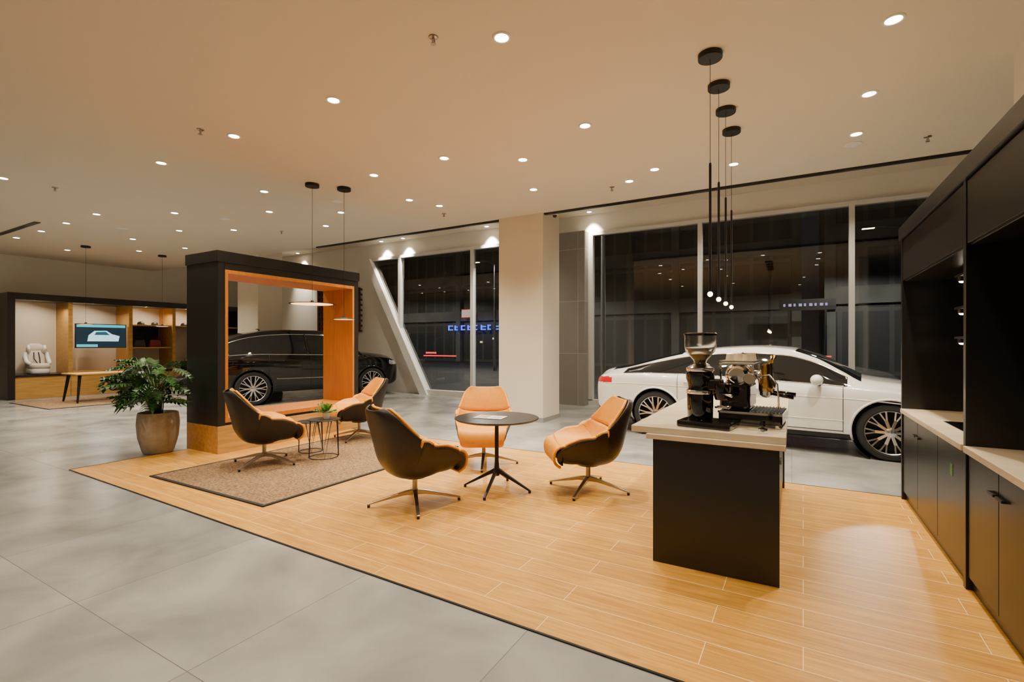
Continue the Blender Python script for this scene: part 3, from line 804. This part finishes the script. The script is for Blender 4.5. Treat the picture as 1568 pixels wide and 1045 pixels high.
CT = 0.93
r = root("coffee_grinder", (-0.53, 3.60, CT), math.radians(-8))
box("base_tray", -0.15, 0.20, -0.12, 0.14, 0.0, 0.045, M['blackgl'], r, bevel=0.012)
lathe("motor_body", [(0.0, 0.04), (0.075, 0.04), (0.085, 0.06), (0.088, 0.22), (0.080, 0.27), (0.085, 0.30), (0.095, 0.33), (0.095, 0.37), (0.06, 0.385), (0.0, 0.385)], M['blackgl'], r, c=(-0.03, 0.02, 0))
lathe("body_ring", [(0.089, 0.225), (0.092, 0.23), (0.092, 0.245), (0.086, 0.25)], M['chrome'], r, c=(-0.03, 0.02, 0), caps=False)
box("neck", 0.02, 0.12, -0.03, 0.06, 0.25, 0.33, M['blackgl'], r, bevel=0.012)
lathe("doser", [(0.0, 0.19), (0.045, 0.19), (0.055, 0.22), (0.055, 0.30), (0.0, 0.30)], M['blackgl'], r, c=(0.12, 0.01, 0))
lathe("grind_collar", [(0.0, 0.38), (0.088, 0.38), (0.092, 0.39), (0.092, 0.405), (0.07, 0.42), (0.045, 0.435), (0.0, 0.435)], M['chrome'], r, c=(-0.03, 0.02, 0))
hg = mat("hopper_acrylic", (0.88, 0.86, 0.82), 0.04, trans=1.0)
lathe("hopper", [(0.040, 0.43), (0.045, 0.455), (0.098, 0.52), (0.105, 0.55), (0.105, 0.635), (0.102, 0.635), (0.102, 0.55), (0.095, 0.523), (0.040, 0.457), (0.037, 0.43)], hg, r, c=(-0.03, 0.02, 0), n=40, caps=False)
lathe("beans", [(0.0, 0.44), (0.035, 0.44), (0.037, 0.46), (0.070, 0.497), (0.0, 0.505)], mat("coffee_beans", (0.06, 0.025, 0.012), 0.5, noise=0.5, nscale=90, bump=1.0, bscale=120), r, c=(-0.03, 0.02, 0))
lathe("hopper_lid", [(0.0, 0.650), (0.10, 0.648), (0.110, 0.642), (0.110, 0.630), (0.106, 0.630)], M['blackgl'], r, c=(-0.03, 0.02, 0), n=40, caps=False)
tube("dose_lever", [(0.12, -0.04, 0.24), (0.17, -0.09, 0.235), (0.21, -0.11, 0.23)], [0.008, 0.007, 0.010], M['chrome'], r)
tube("portafilter_fork", [(0.08, 0.04, 0.14), (0.17, 0.04, 0.14), (0.17, -0.02, 0.14), (0.08, -0.02, 0.14)], 0.007, M['chrome'], r)
box("display", 0.175, 0.178, -0.02, 0.04, 0.25, 0.28, M['chrome'], r)

r = root("espresso_machine", (-0.24, 3.92, CT), math.radians(-4))
box("drip_tray", -0.20, 0.20, -0.20, 0.20, 0.02, 0.10, M['blackgl'], r, bevel=0.01)
for i, (a, b) in enumerate(((-0.17, -0.17), (0.17, -0.17), (-0.17, 0.17), (0.17, 0.17))):
    cyl("foot_%d" % (i+1), (a, b, 0), 0.02, 0.0, 0.025, M['chrome'], r)
boxes("tray_grid", [(0.0+i*0.022, 0.008+i*0.022, -0.18, 0.18, 0.10, 0.108) for i in range(9)], M['chrome'], r)
box("tray_trim", -0.202, 0.202, -0.204, -0.200, 0.085, 0.100, M['chrome'], r)
box("boiler_housing", -0.20, 0.0, -0.17, 0.17, 0.10, 0.30, M['blackgl'], r, bevel=0.03, seg=4)
cyl("boiler", (-0.08, 0, 0.35), 0.075, -0.16, 0.16, M['chrome'], r, axis='y', n=32)
lathe("boiler_cap_near", [(0.0, -0.19), (0.05, -0.185), (0.078, -0.16), (0.082, -0.15)], M['chrome'], r, c=(-0.08, 0, 0.35), axis='y')
lathe("boiler_band", [(0.080, -0.10), (0.084, -0.095), (0.084, -0.075), (0.080, -0.07)], M['brass'], r, c=(-0.08, 0, 0.35), axis='y', caps=False)
boxes("cup_rail", [(-0.20, -0.192, -0.17, 0.17, 0.44, 0.452), (0.02, 0.028, -0.17, 0.17, 0.44, 0.452), (-0.20, 0.028, -0.17, -0.162, 0.44, 0.452), (-0.20, 0.028, 0.162, 0.17, 0.44, 0.452)], M['chrome'], r)
boxes("top_plate", [(-0.20, 0.03, -0.17, 0.17, 0.425, 0.435)], M['chrome'], r)
boxes("posts", [(a, a+0.012, b, b+0.012, 0.28, 0.43) for a in (-0.195, 0.01) for b in (-0.165, 0.153)], M['chrome'], r)
for yy in (-0.09, 0.09):
    lathe("group_head", [(0.0, 0.24), (0.042, 0.24), (0.046, 0.26), (0.046, 0.30), (0.030, 0.33), (0.030, 0.40), (0.022, 0.43), (0.0, 0.435)], M['brass'] if yy < 0 else M['chrome'], r, c=(0.09, yy, 0))
    tube("group_pipe", [(-0.02, yy, 0.35), (0.04, yy, 0.36), (0.08, yy, 0.33)], 0.022, M['chrome'], r)
    lathe("portafilter", [(0.0, 0.195), (0.02, 0.20), (0.038, 0.215), (0.040, 0.24), (0.0, 0.24)], M['chrome'], r, c=(0.09, yy, 0))
    tube("portafilter_handle", [(0.12, yy, 0.225), (0.17, yy-0.01, 0.222), (0.26, yy-0.02, 0.21)], [0.008, 0.013, 0.016], M['blackgl'], r)
    tube("lever", [(0.09, yy, 0.42), (0.12, yy, 0.45), (0.13, yy, 0.49)], [0.007, 0.007, 0.010], M['brass'], r)
tube("steam_wand", [(0.04, -0.16, 0.34), (0.12, -0.18, 0.36), (0.17, -0.19, 0.30), (0.18, -0.19, 0.14)], 0.006, M['chrome'], r)
lathe("pressure_gauge", [(0.0, -0.012), (0.035, -0.012), (0.038, -0.008), (0.038, 0.01), (0.0, 0.012)], M['chrome'], r, c=(0.0, -0.18, 0.33), axis='y')
r = root("paper_cup_stack", (-0.40, 3.98, CT+0.436))
for i, (a, b) in enumerate(((0.01, -0.06), (0.06, 0.04), (0.12, -0.05), (0.14, 0.06))):
    lathe("cup_%d" % (i+1), [(0.0, 0.06), (0.028, 0.06), (0.038, 0.0), (0.034, 0.0), (0.025, 0.054), (0.0, 0.054)], M['marble'], r, c=(a, b, 0.0), n=20)
r = root("coffee_tamper", (-0.16, 3.50, CT))
cyl("tamper_base", (0, 0, 0), 0.028, 0, 0.03, M['chrome'], r)
lathe("grip", [(0.0, 0.03), (0.010, 0.03), (0.018, 0.06), (0.012, 0.08), (0.0, 0.082)], M['blackgl'], r, n=20)

# ================================================================= LEFT SHELF WALL
SX, SB = -18.05, -18.98
r = root("wall_shelving_unit")
y0, y1 = 4.60, 11.0
boxes("base_drawers", [(SB, SX+0.02, y0+0.02, y1, 0.0, 0.60)], M['oak'], r, bevel=0.004)
boxes("black_frame", [(SB, SX+0.05, y0-0.02, y0+0.13, 0.0, 2.88), (SB, SX+0.05, y0+0.13, y1, 2.70, 2.88), (SB, SX+0.04, y0+0.13, y1, 0.60, 0.66), (SB, SX+0.05, y1-0.1, y1, 0.66, 2.70)], M['black'], r, bevel=0.004)
boxes("back_panel", [(SB, SB+0.05, y0+0.13, y1-0.1, 0.66, 2.70)], M['column'], r)
posts = [5.90, 7.38, 8.62, 9.8]
boxes("oak_dividers", [(SB+0.05, SX, y-0.05, y+0.05, 0.66, 2.70) for y in posts], M['oak'], r, bevel=0.003)
boxes("oak_shelves", [(SB+0.05, SX-0.05, 5.95, 7.33, 0.66, 0.70), (SB+0.05, SX-0.05, 7.43, 8.57, 2.08, 2.12), (SB+0.05, SX-0.05, 7.43, 8.57, 1.36, 1.40), (SB+0.05, SX-0.05, 8.67, 9.75, 2.08, 2.12), (SB+0.05, SX-0.05, 9.85, 10.9, 2.08, 2.12)], M['oak'], r, bevel=0.003)
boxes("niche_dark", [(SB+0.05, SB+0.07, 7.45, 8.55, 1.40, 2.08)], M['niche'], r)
boxes("drawer_lines", [(SX+0.02, SX+0.023, y-0.004, y+0.004, 0.02, 0.58) for y in (5.9, 7.38, 8.62, 9.8)], M['black'], r)
for yy in (5.3, 6.6, 8.0, 9.2):
    l = D.lights.new("niche_light", 'AREA'); l.energy = 24; l.size = 0.8; l.size_y = 0.05; l.shape = 'RECTANGLE'; l.color = (1, .84, .64)
    o = D.objects.new("niche_light", l); COL.objects.link(o); o.parent = r; o.location = (SX-0.15, yy, 2.66); o.rotation_euler = (0, math.radians(15), pi/2)
r = root("television", (SX-0.05, 6.65, 1.74))
box("bezel", -0.05, 0.0, -0.63, 0.63, -0.36, 0.36, M['blackgl'], r, bevel=0.006)
box("screen", 0.0, 0.003, -0.615, 0.615, -0.345, 0.345, emis("screen_image_dark", (0.010, 0.035, 0.05), 0.8), r)
mk("picture_car", [(0.005, y, z) for y, z in ((-0.35, -0.16), (0.42, -0.16), (0.45, 0.0), (0.25, 0.06), (0.12, 0.16), (-0.18, 0.15), (-0.32, 0.02))], [tuple(range(7))], emis("screen_image_light", (0.45, 0.80, 0.90), 1.5), r)
mk("picture_window", [(0.007, y, z) for y, z in ((-0.18, 0.03), (0.2, 0.03), (0.1, 0.13), (-0.14, 0.12))], [(0, 1, 2, 3)], emis("screen_image_mid", (0.02, 0.12, 0.16), 1.0), r)
boxes("picture_bands", [(0.004, 0.0055, -0.6, 0.6, 0.26, 0.34), (0.004, 0.0055, -0.6, -0.1, -0.33, -0.25)], emis("screen_image_teal", (0.05, 0.5, 0.6), 1.3), r)
boxes("wall_bracket", [(-0.55, -0.05, -0.1, 0.1, -0.1, 0.1)], M['blackm'], r)
r = root("child_car_seat", (-18.42, 5.3, 0.665), 0.0)
seatM = mat("car_seat_fabric", (0.66, 0.60, 0.52), 0.8, bump=0.3)
def rl(name, pts_r, zs, m, n=28):
    V = []; Fc = []
    for (cx_, rx, ry), z in zip(pts_r, zs):
        for k in range(n):
            a = 2*pi*k/n
            ca, sa = math.cos(a), math.sin(a)
            V.append((cx_+rx*math.copysign(abs(ca)**0.6, ca), ry*math.copysign(abs(sa)**0.6, sa), z))
    for j in range(len(zs)-1):
        for k in range(n):
            k2 = (k+1) % n
            Fc.append((j*n+k, j*n+k2, (j+1)*n+k2, (j+1)*n+k))
    Fc.append(tuple(range(n))[::-1]); q = (len(zs)-1)*n; Fc.append(tuple(range(q, q+n)))
    return mk(name, V, Fc, m, r, smooth=True)
rl("seat_base", [(0.02, 0.26, 0.20), (0.02, 0.28, 0.22), (0.02, 0.28, 0.22), (0.02, 0.25, 0.20)], [0, 0.03, 0.12, 0.16], M['white'])
rl("seat_cushion", [(0.04, 0.24, 0.20), (0.05, 0.26, 0.22), (0.06, 0.25, 0.21), (0.06, 0.20, 0.17)], [0.14, 0.18, 0.26, 0.29], seatM)
rl("backrest", [(-0.16, 0.10, 0.20), (-0.18, 0.10, 0.22), (-0.20, 0.09, 0.21), (-0.22, 0.08, 0.17), (-0.23, 0.05, 0.12)], [0.18, 0.34, 0.52, 0.66, 0.70], seatM)
for s in (-1, 1):
    tube("side_wing", [(0.16, 0.21*s, 0.28), (0.02, 0.24*s, 0.33), (-0.10, 0.24*s, 0.45), (-0.13, 0.22*s, 0.60)], [0.035, 0.05, 0.05, 0.04], M['white'], r, n=12)
    tube("head_wing", [(-0.18, 0.13*s, 0.60), (-0.08, 0.18*s, 0.68), (-0.10, 0.17*s, 0.80)], [0.04, 0.045, 0.03], M['white'], r, n=12)
    tube("harness", [(-0.12, 0.05*s, 0.60), (-0.06, 0.06*s, 0.42), (0.06, 0.03*s, 0.30)], 0.012, M['blackm'], r)
rl("headrest", [(-0.20, 0.05, 0.14), (-0.20, 0.07, 0.17), (-0.21, 0.06, 0.16), (-0.22, 0.03, 0.10)], [0.62, 0.67, 0.80, 0.85], seatM)
for (yy, zz) in ((7.8, 2.122), (8.2, 2.122), (9.1, 2.122), (9.45, 2.122)):
    r = root("visor_cap", (-18.4, yy, zz))
    lathe("crown", [(0.10, 0.0), (0.10, 0.04), (0.085, 0.08), (0.05, 0.105), (0.0, 0.112)], M['leatherB'], r)
    box("brim", 0.06, 0.20, -0.08, 0.08, 0.0, 0.012, M['blackm'], r, bevel=0.004)
for (yy, c) in ((7.75, (0.02, 0.02, 0.02)), (8.2, (0.25, 0.02, 0.02)), (9.2, (0.03, 0.03, 0.03))):
    r = root("leather_handbag", (-18.4, yy, 1.402 if yy < 8.6 else 0.662))
    m_ = mat("bag_leather", c, 0.4, noise=0.1)
    mk("body", [(-0.08, -0.18, 0), (0.08, -0.18, 0), (0.08, 0.18, 0), (-0.08, 0.18, 0), (-0.04, -0.14, 0.24), (0.04, -0.14, 0.24), (0.04, 0.14, 0.24), (-0.04, 0.14, 0.24)], BF, m_, r, bevel=0.02)
    tube("handle", [(0, -0.08, 0.23), (0, -0.06, 0.33), (0, 0.06, 0.33), (0, 0.08, 0.23)], 0.008, m_, r)
def desk(x0, x1, y0, y1):
    r = root("consultation_desk")
    box("top", x0, x1, y0, y1, 0.715, 0.75, M['oak'], r, bevel=0.006)
    for i, (a, b) in enumerate(((x0+0.12, y0+0.12), (x1-0.12, y0+0.12), (x0+0.12, y1-0.12), (x1-0.12, y1-0.12))):
        sx = -0.1 if a < (x0+x1)/2 else 0.1; sy = -0.08 if b < (y0+y1)/2 else 0.08
        beam("leg_%d" % (i+1), [((a, b, 0.715), 0.06, 0.06), ((a+sx, b+sy, 0.018), 0.035, 0.035)], M['blackm'], r)
desk(-16.35, -15.45, 5.15, 6.75)
lounge_chair(-15.0, 6.1, 190, 10, 0.012, "office_armchair", M['leatherB'], M['leatherB'], M['blackm'])
lounge_chair(-15.3, 7.75, 265, 10, 0.0, "office_armchair", M['leatherB'], M['leatherB'], M['blackm'])

# ================================================================= OUTSIDE
box("street_ground", -60, 45, 11.8, 60, -0.3, -0.12, M['asphalt'])
bm = D.materials.new("night_facade")
nt, N, L, b = nodes_of(bm)
tc = N.new("ShaderNodeTexCoord"); mp = N.new("ShaderNodeMapping"); mp.inputs["Rotation"].default_value = (math.radians(90), 0, 0)
br = N.new("ShaderNodeTexBrick"); br.offset = 0; br.inputs["Scale"].default_value = 1; br.inputs["Brick Width"].default_value = 1.1; br.inputs["Row Height"].default_value = 3.3
br.inputs["Mortar Size"].default_value = 0.10; br.inputs["Mortar Smooth"].default_value = 0.0
br.inputs["Color1"].default_value = (0.022, 0.026, 0.027, 1); br.inputs["Color2"].default_value = (0.055, 0.058, 0.058, 1); br.inputs["Mortar"].default_value = (0.085, 0.085, 0.08, 1)
L.new(tc.outputs["Object"], mp.inputs["Vector"]); L.new(mp.outputs["Vector"], br.inputs["Vector"]); L.new(br.outputs["Color"], b.inputs["Base Color"])
b.inputs["Roughness"].default_value = 0.5
plain = mat("facade_render", (0.15, 0.15, 0.14), 0.8, noise=0.3, nscale=0.6)
lampE = emis("street_lamp_emitter", (1.0, 0.75, 0.45), 14)
def building(x0, x1, y, h):
    r = root("street_building")
    box("block", x0, x1, y, y+6, -0.12, h, bm, r)
    boxes("ledges", [(x0, x1, y-0.3, y, z, z+0.9) for z in np.arange(3.6, h, 3.3)], plain, r)
    boxes("piers", [(x, x+0.5, y-0.35, y, -0.12, h) for x in np.arange(x0, x1, 7.0)], plain, r)
building(-14, 0.5, 34, 16); building(1.5, 16, 31, 20)
building(-34, -15.5, 37, 14); building(-58, -36, 40, 18); building(17, 34, 33, 13)
sg = root("neon_shop_sign", (-27.6, 36.4, 0))
for i in range(9):
    w_ = (0.5, 0.3, 0.42, 0.55, 0.3)[i % 5]
    boxes("letter_%d" % (i+1), [(i*0.72, i*0.72+0.1, -0.1, 0, 2.75, 3.2), (i*0.72, i*0.72+w_, -0.1, 0, 3.1-0.1*(i % 2), 3.2-0.1*(i % 2)), (i*0.72, i*0.72+w_, -0.1, 0, 2.75, 2.85)], emis("neon_blue", (0.05, 0.12, 1.0), 2.6), sg)
sg2 = root("lit_shop_sign", (-26.0, 36.3, 0))
box("panel", 0, 1.0, -0.1, 0, 3.9, 4.6, emis("sign_white_red", (1.0, 0.7, 0.65), 0.6), sg2)
boxes("panel_border", [(-0.1, 1.1, -0.05, 0.05, 3.8, 3.9), (-0.1, 1.1, -0.05, 0.05, 4.6, 4.7)], M['red'], sg2)
boxes("lit_windows", [(2+i*1.3, 2.2+i*1.3, -0.1, 0, 1.6+0.3*(i % 3), 1.75+0.3*(i % 3)) for i in range(6)], emis("shop_glow", (1, 0.7, 0.4), 1.5), sg2)
sg3 = root("distant_led_sign", (-0.4, 30.4, 0))
for i in range(9):
    box("char_%d" % (i+1), i*0.24, i*0.24+0.10+0.05*(i % 2), -0.1, 0, 3.52, 3.66, emis("led_white", (0.5, 0.5, 1.0), 0.6), sg3)
boxes("sign_board", [(-0.2, 2.4, 0.0, 0.1, 3.3, 3.9), (0.2, 0.3, 0.0, 0.1, -0.12, 3.3), (1.9, 2.0, 0.0, 0.1, -0.12, 3.3)], M['blackm'], sg3)
cr = root("passing_car_lights", (0, 22, 0))
boxes("red_streaks", [(-1.5, 1.3, 0, 0.05, 1.0, 1.05), (-18.5, -16.2, 0, 0.05, 0.80, 0.86), (-20, -19.2, 2, 2.05, 0.9, 1.0)], emis("tail_streak", (1.0, 0.02, 0.03), 3), cr)
boxes("white_streaks", [(-21, -20.3, 1, 1.05, 0.7, 0.8), (-24, -23.4, 3, 3.05, 0.7, 0.8)], emis("head_streak", (1.0, 0.85, 0.6), 3), cr)
def street_lamp(x, y, h=6.5, on=True):
    r = root("street_lamp", (x, y, -0.12))
    lathe("pole", [(0.0, 0.0), (0.11, 0.0), (0.11, 0.5), (0.07, 0.6), (0.05, h), (0.0, h)], M['poledark'], r, n=16)
    tube("arm", [(0, 0, h-0.1), (-0.4, 0, h+0.2), (-1.2, 0, h+0.3)], 0.035, M['poledark'], r)
    box("head", -1.6, -1.1, -0.1, 0.1, h+0.24, h+0.32, M['poledark'], r, bevel=0.01)
    box("lens", -1.55, -1.15, -0.08, 0.08, h+0.225, h+0.24, lampE, r)
    l = D.lights.new("street_fill_light", 'SPOT'); l.energy = 2600; l.color = (1, 0.92, 0.80); l.spot_size = math.radians(165); l.shadow_soft_size = 0.15  # fill light added to lift the dark facades outside
    o = D.objects.new("street_fill_light", l); COL.objects.link(o); o.parent = r; o.location = (-1.35, 0, h+0.2)
street_lamp(-4.50, 12.9); street_lamp(-15.5, 25, 6.4); street_lamp(4, 24, 6.0); street_lamp(-30, 28, 7)  # lamps beyond the near pole are added to brighten street and facades

# ================================================================= WORLD + CAMERA
w = D.worlds.new("night"); bpy.context.scene.world = w; w.use_nodes = True
w.node_tree.nodes["Background"].inputs[0].default_value = (0.10, 0.12, 0.18, 1)
w.node_tree.nodes["Background"].inputs[1].default_value = 0.05

cam = D.cameras.new("camera"); cam.lens = 748/1568*36; cam.sensor_width = 36; cam.sensor_fit = 'HORIZONTAL'
cam.shift_y = 0.0029; cam.clip_start = 0.05; cam.clip_end = 300
co = D.objects.new("camera", cam); COL.objects.link(co)
co.location = (0, 0, 1.5); co.rotation_euler = (math.radians(90), 0, math.radians(29.8))
bpy.context.scene.camera = co
